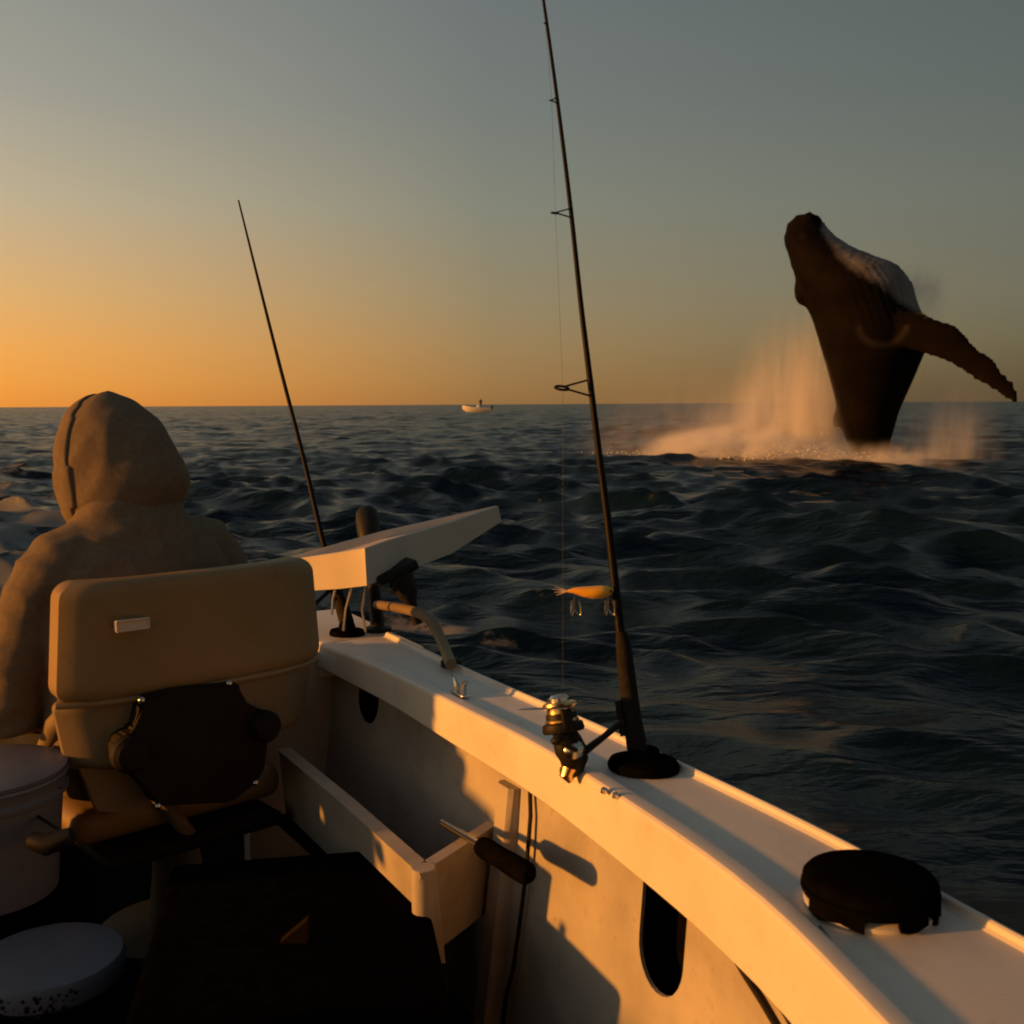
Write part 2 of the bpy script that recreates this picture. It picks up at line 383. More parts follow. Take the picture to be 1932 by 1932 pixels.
loft(bm, [[srz(ST, r, DECK-.02), srz(ST, r, z-.03), srz(ST+.012, r, z), srz(ST+.2, r, z), srz(ST+.22, r, z-.05), srz(ST+.2, r, -.2)] for r, z in ((RP-.05, TZ), (ri(SK)-.3, TZ), (ri(SK)-.2, GZ-.083), (ri(SK)+.3, GZ-.083))])
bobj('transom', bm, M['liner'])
bm = BM(); loft(bm, [[srz(s, ri(SK)+.005, GZ-.04), srz(s, ro(SK)+.08, GZ-.04), srz(s, ro(SK)+.08, GZ-.08), srz(s, ri(SK)+.005, GZ-.08)] for s in (SK-.01, ST+.1)]); bobj('quarter_cap', bm, M['gel'])
bm = BM(); loft(bm, [[srz(SK+.003, r, DECK), srz(SK+.003, r, GZ-.016), srz(SK+.05, r, GZ-.016), srz(SK+.05, r, DECK)] for r in (ri(SK)-.16, ri(SK)+.09)])
bobj('corner_bulkhead', bm, M['liner'])
# unseen roof, wall and posts added behind the camera to shade the cockpit
bm = BM(); loft(bm, [[srz(s, RP-.1, 2.10), srz(s, -.4, 2.15), srz(s, rr_, 2.10), srz(s, rr_, 2.15), srz(s, -.4, 2.20), srz(s, RP-.1, 2.15)] for s, rr_ in ((-1.5, ri(.5)+.12), (.3, ri(.5)+.10), (.85, ri(.5)-.1))]); bobj('shade_roof', bm, M['shade_dark'])
bm = BM(); box(bm, (0, 0, 0), (.05, 1.62, 1.7), Matrix.Translation(srz(-.5, -.42, DECK+.84)) @ Matrix.Rotation(math.atan2(F.y, F.x), 4, 'Z')); bobj('shade_wall', bm, M['shade_dark'])
for rr_ in (RP-.04, ri(.2)+.07):
    bm = BM(); tube(bm, [srz(.2, rr_, GZ-.08 if rr_ < 0 else GZ-.005), srz(.2, rr_, 2.11)], .02, 10); bobj('shade_roof_post', bm, M['gel'])
# vertical frame rib and cable
rib_px = ((970, 1478), (962, 1560), (955, 1640), (946, 1720), (937, 1800), (928, 1880), (922, 1935))
bm = BM(); rings = []
for p in rib_px:
    s, r, z = wall_hit(*p)
    rings.append([srz(s-.028, r+.01, z), srz(s-.025, r-.014, z), srz(s-.018, r-.021, z), srz(s+.018, r-.021, z), srz(s+.025, r-.014, z), srz(s+.028, r+.01, z)])
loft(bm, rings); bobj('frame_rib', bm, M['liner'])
def wall_tube(name, pxs, rad, lift, m):
    b_ = BM(); pts = []
    for p in pxs:
        s, r, z = wall_hit(*p, -lift); pts.append(srz(s, r, z))
    tube(b_, pts, rad, 8); return bobj(name, b_, m)
wall_tube('cable', ((1000, 1490), (1001, 1540), (997, 1590), (993, 1640), (986, 1700), (978, 1760), (968, 1830), (955, 1880), (948, 1935)), .0035, .012, M['black'])
wall_tube('strap', ((1372, 1778), (1405, 1835), (1440, 1890), (1475, 1950)), .005, .02, M['brace'])
wall_tube('hanging_cord', ((945, 1475), (948, 1495)), .004, .012, M['black'])
# open side pocket
zt = GZ-.192; zb_ = GZ-.345
c_n = onz(803, 1637, zt); s_n = c_n.dot(F); rn = c_n.dot(RV)
s_f = SK-.12
bm = BM()
def pk(s, r, z): return srz(s, r, z)
wn_ = ri(s_n)+woff(zt)-rn; s_w = max(wall_hit(922, 1622)[0], s_n-.02)
for seg_ in (0,):
    th_ = .014
    # inboard panel
    loft(bm, [[pk(s, ri(s)+woff(zt)-w, zb_), pk(s, ri(s)+woff(zt)-w-.012, zt-.012), pk(s, ri(s)+woff(zt)-w-.016, zt), pk(s, ri(s)+woff(zt)-w+.012, zt), pk(s, ri(s)+woff(zt)-w+th_, zt-.012), pk(s, ri(s)+woff(zt)-w+th_+.012, zb_)] for s, w in ((s_n-.016, wn_+.002), ((s_n+s_f)/2, wn_*.95), (s_f, wn_*.85))])
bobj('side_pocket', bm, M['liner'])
bm = BM(); w_ = ri(s_w)+woff(zt)
loft(bm, [[pk(a-.002, r, zb_), pk(a-.014, r, zt-.012), pk(a-.016, r, zt), pk(a+.010, r, zt), pk(a+.012, r, zt-.012), pk(a+.012, r, zb_)] for a, r in ((s_n, rn-.016), (s_w, w_-.002))])
tube(bm, [pk(s_n, rn-.004, zb_), pk(s_n, rn-.004, zt+.0015)], .0185, 12); bobj('pocket_end', bm, M['liner'])
bm = BM(); loft(bm, [[pk(s, ri(s)+woff(zb_)-wn_*.9, zb_), pk(s, ri(s)+woff(zb_)-.002, zb_), pk(s, ri(s)+woff(zb_)-.002, zb_+.012), pk(s, ri(s)+woff(zb_)-wn_*.9, zb_+.012)] for s in (max(s_n, s_w)+.012, s_f)]); bobj('pocket_floor', bm, M['carpet'])
# stern grab rail
bm = BM()
p_ = [at(712, 1141, 2.72), at(760, 1148, 2.5), at(795, 1157, 2.9*Q), at(815, 1172, 2.85*Q), at(832, 1205, 2.80*Q), onz(851, 1254, GZ+.012)]
pts = []
for a, b in zip(p_, p_[1:]): pts += [a.lerp(b, t) for t in (0, .25, .5, .75)]
pts.append(p_[-1])
for _ in range(3): pts = [pts[0]]+[(pts[i-1]+pts[i]*2+pts[i+1])/4 for i in range(1, len(pts)-1)]+[pts[-1]]
tube(bm, pts, .0115, 12); rail = bobj('grab_rail', bm, M['shell'])
bm = BM(); lathe(bm, [(.021, 0), (.021, .010), (.014, .016)], Matrix.Translation(onz(851, 1256, GZ-.004))); bobj('rail_foot', bm, M['black'])
# cleat on the cap
bm = BM(); c = onz(868, 1312, GZ-.006)
mx = Matrix.Translation(c) @ Matrix.Rotation(math.atan2(F.y, F.x), 4, 'Z') @ Matrix.Scale(Q, 4)
box(bm, (0, 0, .004), (.06, .022, .008), mx, .003)
for sg in (-1, 1): tube(bm, [mx @ Vector((sg*.018, 0, .006)), mx @ Vector((sg*.018, 0, .022)), mx @ Vector((sg*.026, 0, .034)), mx @ Vector((sg*.036, 0, .038))], [.006, .006, .005, .004], 8)
bobj('cleat', bm, M['steel'])
# small moulded fasteners on the inner edge near the rod
for q in ((1062, 1452), (1140, 1492), (1162, 1501)):
    bm = BM(); ball(bm, onz(*q, GZ-.002), .006, sub=1); bobj('bolt', bm, M['steel'])
bm = BM(); tube(bm, [onz(x, y, GZ-.0075) for x, y in ((1546, 1750), (1590, 1803), (1640, 1868), (1692, 1938))], .0022, 6); bobj('cap_seam', bm, M['black'])
# rod holders set into the cap: oval flange and tube
def rod_holder_in_cap(px, py, rx, z=GZ-.006):
    c = onz(px, py, z); mx = Matrix.Translation(c) @ Matrix.Rotation(math.atan2(F.y, F.x)+.55, 4, 'Z') @ Matrix.Diagonal((1, .86, 1, 1))
    b_ = BM(); lathe(b_, [(rx*.98, 0), (rx, .006), (rx*.93, .013), (rx*.5, .016), (rx*.42, .03), (rx*.30, .03), (rx*.30, -.02)], mx, 32); return bobj('rod_holder', b_, M['matblk']), c
_, base1 = rod_holder_in_cap(1214, 1450, .0535)
_, base2 = rod_holder_in_cap(655, 1198, .046, GZ-.041)

# ------------------------------------------------------------------ fishing rods with reels
def spin_reel(rod, o, ax, out_, s=1.):
    """o: point on the rod where the foot sits, ax: up the rod, out_: away from the rod"""
    z = ax.normalized(); x = (out_-z*out_.dot(z)).normalized(); y = z.cross(x)
    mx = Matrix.Translation(o) @ Matrix((x, y, z)).transposed().to_4x4() @ Matrix.Diagonal((s*.93, s*.98, s*.78, 1))
    inv = Matrix.Translation(-rod.location)
    def part(n, b_, m, par): 
        bmesh.ops.transform(b_, matrix=inv @ mx, verts=b_.verts); return obj(n, b_, m, par)
    b_ = BM()                                        # gear case with leg and foot
    tube(b_, [(.016, 0, .055), (.016, 0, -.02)], [.007, .007], 10, flat=.6)
    tube(b_, [(.014, 0, .012), (.05, 0, -.012), (.098, 0, -.040)], [.011, .009, .012], 10, flat=.7)
    tube(b_, [(.125, 0, .012), (.122, 0, -.005), (.118, 0, -.028), (.114, 0, -.05), (.12, 0, -.072), (.126, 0, -.086)], [.021, .026, .029, .026, .019, .006], 16, flat=.8)
    reel = part('reel', b_, M['black'], rod)
    b_ = BM(); lathe(b_, [(.036, 0), (.038, .005), (.036, .018), (.029, .022), (.027, .04)], Matrix.Translation((.125, 0, .010)), 28)
    for sg in (-1, 1): box(b_, (.125, sg*.034, .038), (.02, .010, .045), None, .004)
    part('rotor', b_, M['black'], reel)
    b_ = BM(); lathe(b_, [(.030, .022), (.030, .026), (.0255, .03), (.0245, .05), (.028, .054), (.031, .056), (.030, .061), (.024, .064)], Matrix.Translation((.125, 0, .010)), 28); part('spool', b_, M['gold'], reel)
    b_ = BM(); lathe(b_, [(.019, .064), (.019, .071), (.013, .078), (.004, .079)], Matrix.Translation((.125, 0, .010)), 20); part('drag_knob', b_, M['steel'], reel)
    b_ = BM(); tube(b_, [(.125+.02*math.sin(t*math.pi)+.055*math.sin(t*math.pi), .040*math.cos(t*math.pi), .060+.012*math.sin(t*math.pi)) for t in np.linspace(0, 1, 15)], .0016, 6); part('bail_wire', b_, M['steel'], reel)
    b_ = BM(); lathe(b_, [(.018, 0), (.019, .004), (.014, .010), (.006, .012)], Matrix.Translation((.118, .020, -.028)) @ Matrix.Rotation(R_(-90), 4, 'X'), 20); part('side_cap', b_, M['steel'], reel)
    b_ = BM(); tube(b_, [(.118, .028, -.028), (.13, .04, -.02), (.145, .046, -.006)], [.006, .005, .005], 8)
    ball(b_, (.150, .050, .0), (.016, .011, .011)); part('crank_handle', b_, M['black'], reel)
    b_ = BM(); tube(b_, [(.126, .002, -.066), (.133, .002, -.078), (.127, .0, -.094)], [.016, .013, .005], 12); part('tail_cap', b_, M['gold'], reel)
    return reel
def ring_guide(rod, p, t, side, size, legl):
    x = side.normalized(); b_ = BM(); inv = -rod.location
    c = p + x*legl
    y = t.normalized(); zz_ = x.cross(y)
    rings = []
    for k in range(16):
        a = 2*math.pi*k/16; d_ = x*math.cos(a) + (zz_*.80+y*.50)*math.sin(a)
        n_ = x.cross(zz_*.80+y*.5).normalized()
        rings.append([c + d_*(size+size*.2*math.cos(b2)) + n_*(size*.2*math.sin(b2)) + inv for b2 in [2*math.pi*q/6 for q in range(6)]])
    vs = [[b_.verts.new(v) for v in r] for r in rings]
    for i in range(16):
        for j in range(6): b_.faces.new((vs[i][j], vs[(i+1) % 16][j], vs[(i+1) % 16][(j+1) % 6], vs[i][(j+1) % 6]))
    for sg in (-1, 1):
        tube(b_, [p+y*sg*size*1.3+inv, c-x*size*.9+y*sg*size*.4+zz_*sg*size*.5+inv], size*.10+.0006, 6)
    return obj('line_guide', b_, M['graphite'], rod)
def make_rod(pts, rads, grip, base, label, guides, reel_at, reel_out, group, rscale=1., seat_r=.013):
    rod = empty('fishing_rod', base, label, 'fishing rod', group=group)
    inv = -Vector(base)
    dense, dr = [], []
    for i in range(len(pts)-1):
        for t in np.linspace(0, 1, 5)[:-1]: dense.append(pts[i].lerp(pts[i+1], t)+inv); dr.append(rads[i]*(1-t)+rads[i+1]*t)
    dense.append(pts[-1]+inv); dr.append(rads[-1])
    for _ in range(4): dense = [dense[0]]+[(dense[i-1]+dense[i]*2+dense[i+1])/4 for i in range(1, len(dense)-1)]+[dense[-1]]
    b_ = BM(); tube(b_, dense, dr, 10); obj('blank', b_, M['graphite'], rod)
    b_ = BM(); tube(b_, [p+inv for p, r in grip], [r for p, r in grip], 14); obj('grip', b_, M['cork'], rod)
    for p, t, sd, sz, lg in guides: ring_guide(rod, p, t, sd, sz, lg)
    spin_reel(rod, reel_at, (pts[2]-pts[0]), reel_out, rscale)
    return rod
def dep(py): return 1.865 + (2.17-1.865)*(1440-py)/1440.
base1 = base1 + Vector((0, 0, .025))
d1 = base1.y
def dep1(py): return d1 + .16*d1*(1440-py)/1440.
r1px = ((1206, 1440), (1193, 1370), (1183, 1300), (1170, 1195), (1150, 1000), (1129, 850), (1115, 730), (1095, 570), (1078, 400), (1052, 190), (1032, 45), (1025, 0), (1006, -150), (988, -300))
r1 = [at(x, y, dep1(y)) for x, y in r1px]
rw = [v*Q*.88 for v in (.011, .010, .010, .0095, .0085, .0072, .0066, .0056, .0050, .0042, .0037, .0035, .003, .0024)]
g1 = [(at(1206, 1440, dep1(1440)), .0185), (at(1198, 1385, dep1(1385)), .0180), (at(1194, 1360, dep1(1360)), .0165), (at(1187, 1310, dep1(1310)), .0160), (at(1181, 1260, dep1(1260)), .0155), (at(1176, 1215, dep1(1215)), .0135), (at(1172, 1192, dep1(1192)), .0098)]; g1 = [(p, v*Q) for p, v in g1]
def guide_at(px, py, ring_px, size):
    p = at(px, py, dep1(py)); q = at(ring_px, py, dep1(py)-.02); t = at(px, py-60, dep1(py-60))-at(px+8, py, dep1(py))
    return (p, t, q-p, size, (q-p).length)
gs = [guide_at(1116, 732, 1060, .0102), guide_at(1079, 402, 1047, .0060), guide_at(1052, 190, 1040, .0040), guide_at(1032, 45, 1028, .0028)]
rod1 = make_rod(r1, rw, g1, base1, 'tall black fishing rod in the near holder with silver and gold reel', gs, at(1190, 1368, dep1(1368)), Vector((-1, -.25, -.02)), 'fishing rods standing in the gunwale holders', .87)
# line from the reel through the guides, and down to the lure
bm = BM(); q = lambda px, py, o=0.: at(px, py, dep1(py)-o)-base1
tube(bm, [q(1062, 1292), q(1062, 732, .02), q(1048, 402, .02), q(1041, 190, .015), q(1029, 45, .01), q(1004, -150)], .00022, 5); obj('line', bm, M['line'], rod1)
bm = BM(); tube(bm, [q(1190, 1378), q(1190, 1400), q(1197, 1432)], [.002, .002, .002], 6); obj('hook_keeper', bm, M['steel'], rod1)
# second rod, at the stern corner
b2 = base2 + Vector((0, 0, .03)); d2 = b2.y
tip2 = at(450, 378, d2+.5)
mid = at(610, 1028, d2+.14); mid2 = at(530, 700, d2+.32)
dirn = (mid-b2).normalized()
r2 = [b2, b2.lerp(mid, .5), mid, at(575, 870, d2+.22), mid2, at(485, 520, d2+.42), tip2]
rod2 = make_rod(r2, [v*Q for v in (.012, .011, .0085, .0075, .0062, .0048, .003)], [(b2, .018), (b2+dirn*.05, .017), (b2+dirn*.08, .013), (b2+dirn*.16, .012), (b2+dirn*.2, .008)], b2,
    'thin dark fishing rod behind the white bait board and hooded person', [], b2+dirn*.10, Vector((-1, .1, 0)), 'fishing rods standing in the gunwale holders', .78)

# lure clipped beside the near rod
lc = at(1110, 1118, dep1(1118)-.015)
lure = empty('fishing_lure', lc, 'orange fish shaped lure with pale tail hanging at the near rod', 'fishing lure')
LS = .00073
bm = BM(); tube(bm, [(x*LS, 0, z*LS) for x, z in ((-42, 3), (-30, 4), (-12, 2), (8, 0), (26, 1), (40, 3), (50, 6))], [v*Q*1.3 for v in (.0025, .0055, .0098, .0125, .013, .010, .003)], 14, flat=.7); obj('body', bm, M['lure'], lure)
bm = BM()
for dz, ln in ((10, 26), (4, 30), (-3, 26), (-9, 22)): tube(bm, [(-40*LS, 0, 3*LS), (-(50)*LS, .002, (3+dz*.4)*LS), (-(42+ln)*LS, .003, (3+dz)*LS)], [.0025, .0022, .0006], 6, flat=.5)
obj('tail', bm, M['feather'], lure)
def treble(x):
    b_ = BM(); tube(b_, [(x*LS, 0, -10*LS), (x*LS, 0, -34*LS)], .0011, 6)
    for a in (0, 2.1, 4.2): tube(b_, [(x*LS+math.cos(a)*.0095*math.sin(t*1.9), math.sin(a)*.0095*math.sin(t*1.9), -34*LS-.010*math.sin(t*3.1)*.9+(.010*(t-.7) if t > .7 else 0)) for t in np.linspace(0, 1.25, 8)], .0009, 5)
    obj('treble_hook', b_, M['steel'], lure)
treble(-28); treble(40)
bm = BM(); ball(bm, (44*LS, -.008, 5*LS), .0022, sub=1); obj('eye', bm, M['black'], lure)
bm = BM(); tube(bm, [(50*LS, 0, 6*LS), tuple(at(1160, 1112, dep1(1112))-lc)], .0008, 5); obj('snap', bm, M['steel'], lure)

# ------------------------------------------------------------------ bait board at the stern corner
bb = at(690, 1060, 2.65)
board = empty('bait_board', bb, 'white moulded bait board over the stern corner on black legs', 'bait board')
A = at(505, 1062, 2.72); B = at(640, 1043, 2.47); B1 = at(688, 1034, 2.415); B2 = at(730, 1021, 2.46); C = at(940, 955, 2.98); D = at(720, 1003, 2.78)
def low(p, px, py): return at(px, py, p.y+.0)
Ab, Bb_, B1b, B2b, Cb, Db = low(A, 540, 1117), low(B, 640, 1111), low(B1, 692, 1105), low(B2, 740, 1087), low(C, 946, 984), at(730, 1052, 2.76)
bm = BM()
top = [A, B, B1, B2, B2.lerp(C, .5)+Vector((.01, -.01, 0)), C, C.lerp(D, .5), D]; bot = [Ab, Bb_, B1b, B2b, B2b.lerp(Cb, .5)+Vector((0, 0, -.018)), Cb, Cb.lerp(Db, .5), Db]
ctr = sum(top, Vector())/8
def shr(l, f, dz): return [p.lerp(ctr+Vector((0, 0, p.z-ctr.z)), f)+Vector((0, 0, dz)) for p in l]
inv = -bb
R8 = [shr(bot, .10, 0), bot, [p.lerp(q_, .93) for p, q_ in zip(bot, top)], top, shr(top, .03, .002), shr(top, .07, -.004), shr(top, .09, -.018)]
loft(bm, [[p+inv for p in r] for r in R8]); bmesh.ops.bevel(bm, geom=[e for e in bm.edges if e.calc_face_angle(0) > .75], offset=.006, segments=2, affect='EDGES'); obj('tray', bm, M['board'], board, sharp=44)
bm = BM(); tube(bm, [(A+(B-A)*.36).lerp(Ab+(Bb_-Ab)*.2, .55)+inv+Vector((-.004, -.004, .008)), (A+(B-A)*.36).lerp(Ab+(Bb_-Ab)*.2, .8)+inv+Vector((-.004, -.004, 0))], .004, 6); obj('drain_hole', bm, M['black'], board)
for a, b, rr_ in (((757, 1085, 3.05), (789, 1178, 3.03), .022), ((752, 1080, 3.05), (740, 1118, 3.0), .018)):
    bm = BM(); a = (a[0], a[1], a[2]*Q); b = (b[0], b[1], b[2]*Q); rr_ *= Q; pa, pb = at(*a), at(*b); tube(bm, [pa+inv, pa.lerp(pb, .4)+inv, pa.lerp(pb, .55)+inv, pb+inv], [rr_*1.6, rr_*1.3, rr_*.75, rr_*.6], 10); obj('leg_clamp', bm, M['black'], board)
bm = BM(); box(bm, (0, 0, 0), (.105, .07, .025), Matrix.Translation(at(742, 1078, 3.05*Q)+inv) @ Matrix.Rotation(.5, 4, 'Z') @ Matrix.Rotation(-.35, 4, 'Y'), .008); obj('bracket', bm, M['black'], board)
for xs in (((664, 1105), (652, 1150), (648, 1190)), ((690, 1105), (683, 1150), (690, 1192)), ((632, 1112), (628, 1130), (626, 1160))):
    bm = BM(); tube(bm, [at(x, y, 2.56)+inv for x, y in xs], .003, 8); obj('stay', bm, M['steel'], board)
# upright tubular rod holder behind the board
pb = onz(713, 1190, GZ-.04); ptop = at(692, 962, pb.y+.24)
hold = empty('tube_holder', pb, 'black upright tube holder poking up behind the white bait board', 'rod holder')
ax = (ptop-pb)
bm = BM(); tube(bm, [ax*t for t in (0, .3, .55, .68, .74, .80, .9, .97, 1.)], [v*Q for v in (.022, .020, .021, .026, .034, .038, .040, .036, .026)], 16); obj('tube', bm, M['black'], hold)
bm = BM(); lathe(bm, [(.034, 0), (.034, .008), (.024, .012)]); obj('flange', bm, M['black'], hold)

# ------------------------------------------------------------------ seat
RZ = R_(42); U = Vector((math.cos(RZ), math.sin(RZ), 0)); N = Vector((math.sin(RZ), -math.cos(RZ), 0))   # U to its right, N out of its back
seat_l = at(92, 1250, 1.78); bc = Vector((seat_l.x, seat_l.y, 0)) + U*.286
ped = bc - N*.21
seat = empty('boat_seat', Vector((ped.x, ped.y, DECK)), 'cream padded boat seat on a pedestal with metal tag and dark bracket at its back', 'boat seat', RZ)
def loc_(px, py, off=0.):                                  # photo point on the plane of the seat's back -> seat-local (x, y, z)
    p = onplane(px, py, bc+N*off, N)-Vector((ped.x, ped.y, DECK)); return Vector((p.dot(U), -p.dot(N), p.z))
zt_, zm_, zb2 = loc_(300, 1090).z, loc_(266, 1322).z, loc_(200, 1455).z
def slab(w0, w1, z0, z1, y0, y1, wrap, rad):
    """rounded panel whose side edges wrap forward"""
    rings = []
    for t in [.5-.5*math.cos(math.pi*q_/26) for q_ in range(27)]:
        z = z0+(z1-z0)*t; e = 0
        k = min(t, 1-t)*(z1-z0); ins = rad-math.sqrt(max(0, rad*rad-max(0, rad-k)**2)) if k < rad else 0
        w = (w0+(w1-w0)*t)/2-ins
        outer = [(x*w, y0+wrap*abs(x)**4+ins*.45+.010*max(0, abs(x)-.86)/.14) for x in (-1, -.985, -.96, -.92, -.86, -.75, -.6, -.4, -.2, 0, .2, .4, .6, .75, .86, .92, .96, .985, 1)]
        inner = [(x*(w-.004), y1+wrap*abs(x)**4-ins*.35) for x in np.linspace(1, -1, 17)]
        rings.append([(x, y, z) for x, y in outer+inner])
    b_ = BM(); loft(b_, rings); return b_
y_b = -.21
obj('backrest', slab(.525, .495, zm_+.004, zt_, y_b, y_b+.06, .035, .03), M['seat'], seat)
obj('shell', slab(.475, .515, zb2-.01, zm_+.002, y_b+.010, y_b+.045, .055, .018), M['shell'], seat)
bm = BM()                                                   # piping along the joint
tube(bm, [(x*.258, y_b+.004+.05*abs(x)**4, zm_+.003) for x in np.linspace(-1, 1, 21)], .006, 8); obj('piping', bm, M['seat'], seat)
for sg in (-1, 1):
    bm = BM(); tube(bm, [(sg*.215, y_b+.075, zm_), (sg*.222, y_b+.16, zm_-.06), (sg*.215, y_b+.28, zb2-.06)], [.018, .022, .02], 10); obj('side_arm', bm, M['shell'], seat)
zc = .765-DECK
bm = BM(); box(bm, (0, .11, zc-.035), (.43, .40, .07), None, .03, 3); obj('cushion', bm, M['seat'], seat)
bm = BM(); box(bm, (0, .03, zc-.09), (.36, .36, .03), None, .012); obj('seat_pan', bm, M['brace'], seat)
bm = BM(); prism(bm, [loc_(x, y, -.05) for x, y in ((150, 1450), (290, 1452), (280, 1535), (240, 1535), (185, 1530))], Vector((0, 1, 0)), .02); obj('shell_flange', bm, M['shell'], seat)
t_ = [loc_(219, 1173, .012), loc_(280, 1166, .012), loc_(281, 1184, .012), loc_(220, 1192, .012)]
def rim_(b_, P, w, d):
    c_ = sum(P, Vector())/len(P)
    for p, q_ in zip(P, P[1:]+P[:1]): tube(b_, [p, q_], w, 6)
bm = BM(); prism(bm, t_, Vector((0, 1, 0)), .011); tg = obj('tag', bm, M['tag'], seat, smooth=False)
bm = BM(); rim_(bm, [p+Vector((0, -.001, 0)) for p in t_], .0022, 0); obj('tag_rim', bm, M['tag'], tg)
brk = ((272, 1318), (330, 1303), (452, 1288), (462, 1330), (490, 1336), (510, 1348), (517, 1372), (515, 1392), (500, 1400), (503, 1450), (486, 1478), (440, 1515), (300, 1522), (282, 1492), (262, 1462), (238, 1452), (224, 1432), (224, 1405), (236, 1388), (258, 1378))
bm = BM(); prism(bm, [loc_(x, y, .022) for x, y in brk], Vector((0, 1, 0)), .05); bmesh.ops.bevel(bm, geom=list(bm.edges), offset=.005, segments=2, affect='EDGES'); obj('hinge_bracket', bm, M['brace'], seat, smooth=False)
for px, py, rr_ in ((240, 1420, .032), (495, 1368, .03)):
    bm = BM(); lathe(bm, [(rr_, 0), (rr_, .018), (rr_*.8, .026), (rr_*.3, .028)], Matrix.Translation(loc_(px, py, .02)) @ Matrix.Rotation(R_(90), 4, 'X'), 20); obj('hinge_knob', bm, M['brace'], seat)
for px, py in ((267, 1321), (432, 1289), (298, 1521), (482, 1477)):
    bm = BM(); ball(bm, loc_(px, py, .028), .0065, sub=2); obj('bolt', bm, M['steel'], seat)
bm = BM(); zp = loc_(300, 1520).z
lathe(bm, [(.14, 0), (.14, .008), (.05, .022), (.04, .05), (.032, .12), (.032, zc-.10)], None, 24); obj('pedestal', bm, M['shell'], seat)
bm = BM(); lp = [loc_(345, 1530, -.0), loc_(400, 1600, -.0), loc_(420, 1700, .0), loc_(428, 1790, .0)]
for p in lp: p.y += .10
tube(bm, lp, [.03, .028, .026, .024], 10, flat=.5); obj('brace_strut', bm, M['shell'], seat)

# ------------------------------------------------------------------ hooded person on the seat
PX = Vector((-.735, 2.12, DECK))
person = empty('person', PX, 'person in a sand coloured hooded sweatshirt sitting on the boat seat seen from behind', 'person', RZ)
S0 = .765-DECK                                              # seat height above deck
zsh = at(230, 985, 2.14).z-DECK                             # neck base height
ztop = at(190, 748, 2.17).z-DECK
def limb(bm, pts, rad, seg=14, flat=1.): tube(bm, pts, rad, seg, True, flat); [ball(bm, p, r*1.0, sub=2) for p, r in zip((pts[0], pts[-1]), (rad[0], rad[-1]))]
HC = Vector((-.005, .055, ztop-.128))                       # head centre
HY = Matrix.Translation(HC) @ Matrix.Rotation(R_(30), 4, 'Z') @ Matrix.Rotation(R_(-6), 4, 'X')
# one continuous body: head with face, neck, trunk, arms with five-fingered hands, legs
bm = BM()
ball(bm, (0, -.005, .02), (.076, .092, .098), HY, 3); ball(bm, (0, .03, -.045), (.058, .062, .062), HY, 3)
ball(bm, (0, .096, -.012), (.013, .018, .026), HY, 2); ball(bm, (0, .083, -.055), (.026, .012, .010), HY, 2)
for sg in (-1, 1):
    ball(bm, (sg*.078, -.0, -.01), (.010, .02, .032), HY, 2); ball(bm, (sg*.032, .078, .012), (.015, .012, .010), HY, 2)
tube(bm, [(-.01, .02, zsh-.06), tuple(HC+Vector((0, -.02, -.05)))], [.065, .056], 14)
def sec(z, cy, rx, ry): return [(rx*math.copysign(abs(math.cos(a))**.85, math.cos(a)), cy+ry*math.copysign(abs(math.sin(a))**.85, math.sin(a)), z) for a in [2*math.pi*k/24 for k in range(24)]]
loft(bm, [sec(S0+.01, -.02, .15, .11), sec(S0+.1, -.02, .17, .12), sec(S0+.22, -.02, .155, .10), sec(zsh-.2, 0, .175, .115), sec(zsh-.1, .0, .185, .10), sec(zsh-.03, .01, .12, .07)])
SH, EL, WR = {}, {}, {}
for sg in (-1, 1):
    SH[sg] = Vector((sg*.162, .0, zsh-.09)); EL[sg] = Vector((sg*.232, .03, zsh-.33)); WR[sg] = Vector((sg*.12, .25, zsh-.38))
    limb(bm, [SH[sg], SH[sg].lerp(EL[sg], .5), EL[sg], EL[sg].lerp(WR[sg], .4), WR[sg]], [.052, .046, .038, .036, .026])
    hd = (WR[sg]-EL[sg]).normalized(); sd = Vector((-sg, .0, 0)); sd = (sd-hd*sd.dot(hd)).normalized(); dn = Vector((0, 0, -1)); dn = (dn-hd*dn.dot(hd)).normalized()
    pc = WR[sg]+hd*.05
    tube(bm, [WR[sg], WR[sg]+hd*.03, WR[sg]+hd*.085], [.026, .036, .038], 12, flat=.5)
    for k, ln in enumerate((.072, .080, .074, .058)):
        b0 = WR[sg]+hd*.085+sd*(.027-.018*k); tube(bm, [b0-hd*.01, b0+hd*ln*.45+dn*.006, b0+hd*ln*.8+dn*.02, b0+hd*ln*.9+dn*.036], [.0095, .009, .008, .007], 8)
    tube(bm, [WR[sg]+hd*.025+sd*.024, WR[sg]+hd*.055+sd*.052+dn*.008, WR[sg]+hd*.085+sd*.058+dn*.018], [.013, .011, .008], 8)
HIP, KN, FT = {}, {}, {}
for sg in (-1, 1):
    HIP[sg] = Vector((sg*.09, .03, S0+.08)); KN[sg] = Vector((sg*.15, .42, S0+.10)); FT[sg] = Vector((sg*.14, .52, .075))
    limb(bm, [HIP[sg], HIP[sg].lerp(KN[sg], .5), KN[sg]], [.085, .075, .056]); limb(bm, [KN[sg], KN[sg].lerp(FT[sg], .35), FT[sg]], [.054, .055, .036])
    tube(bm, [FT[sg]+Vector((0, -.05, -.03)), FT[sg]+Vector((0, .06, -.04)), FT[sg]+Vector((0, .16, -.05))], [.035, .036, .025], 10)
me = smoothmesh(bm, .0065, 3); me.materials.clear(); link('body', me, M['skin'], person)
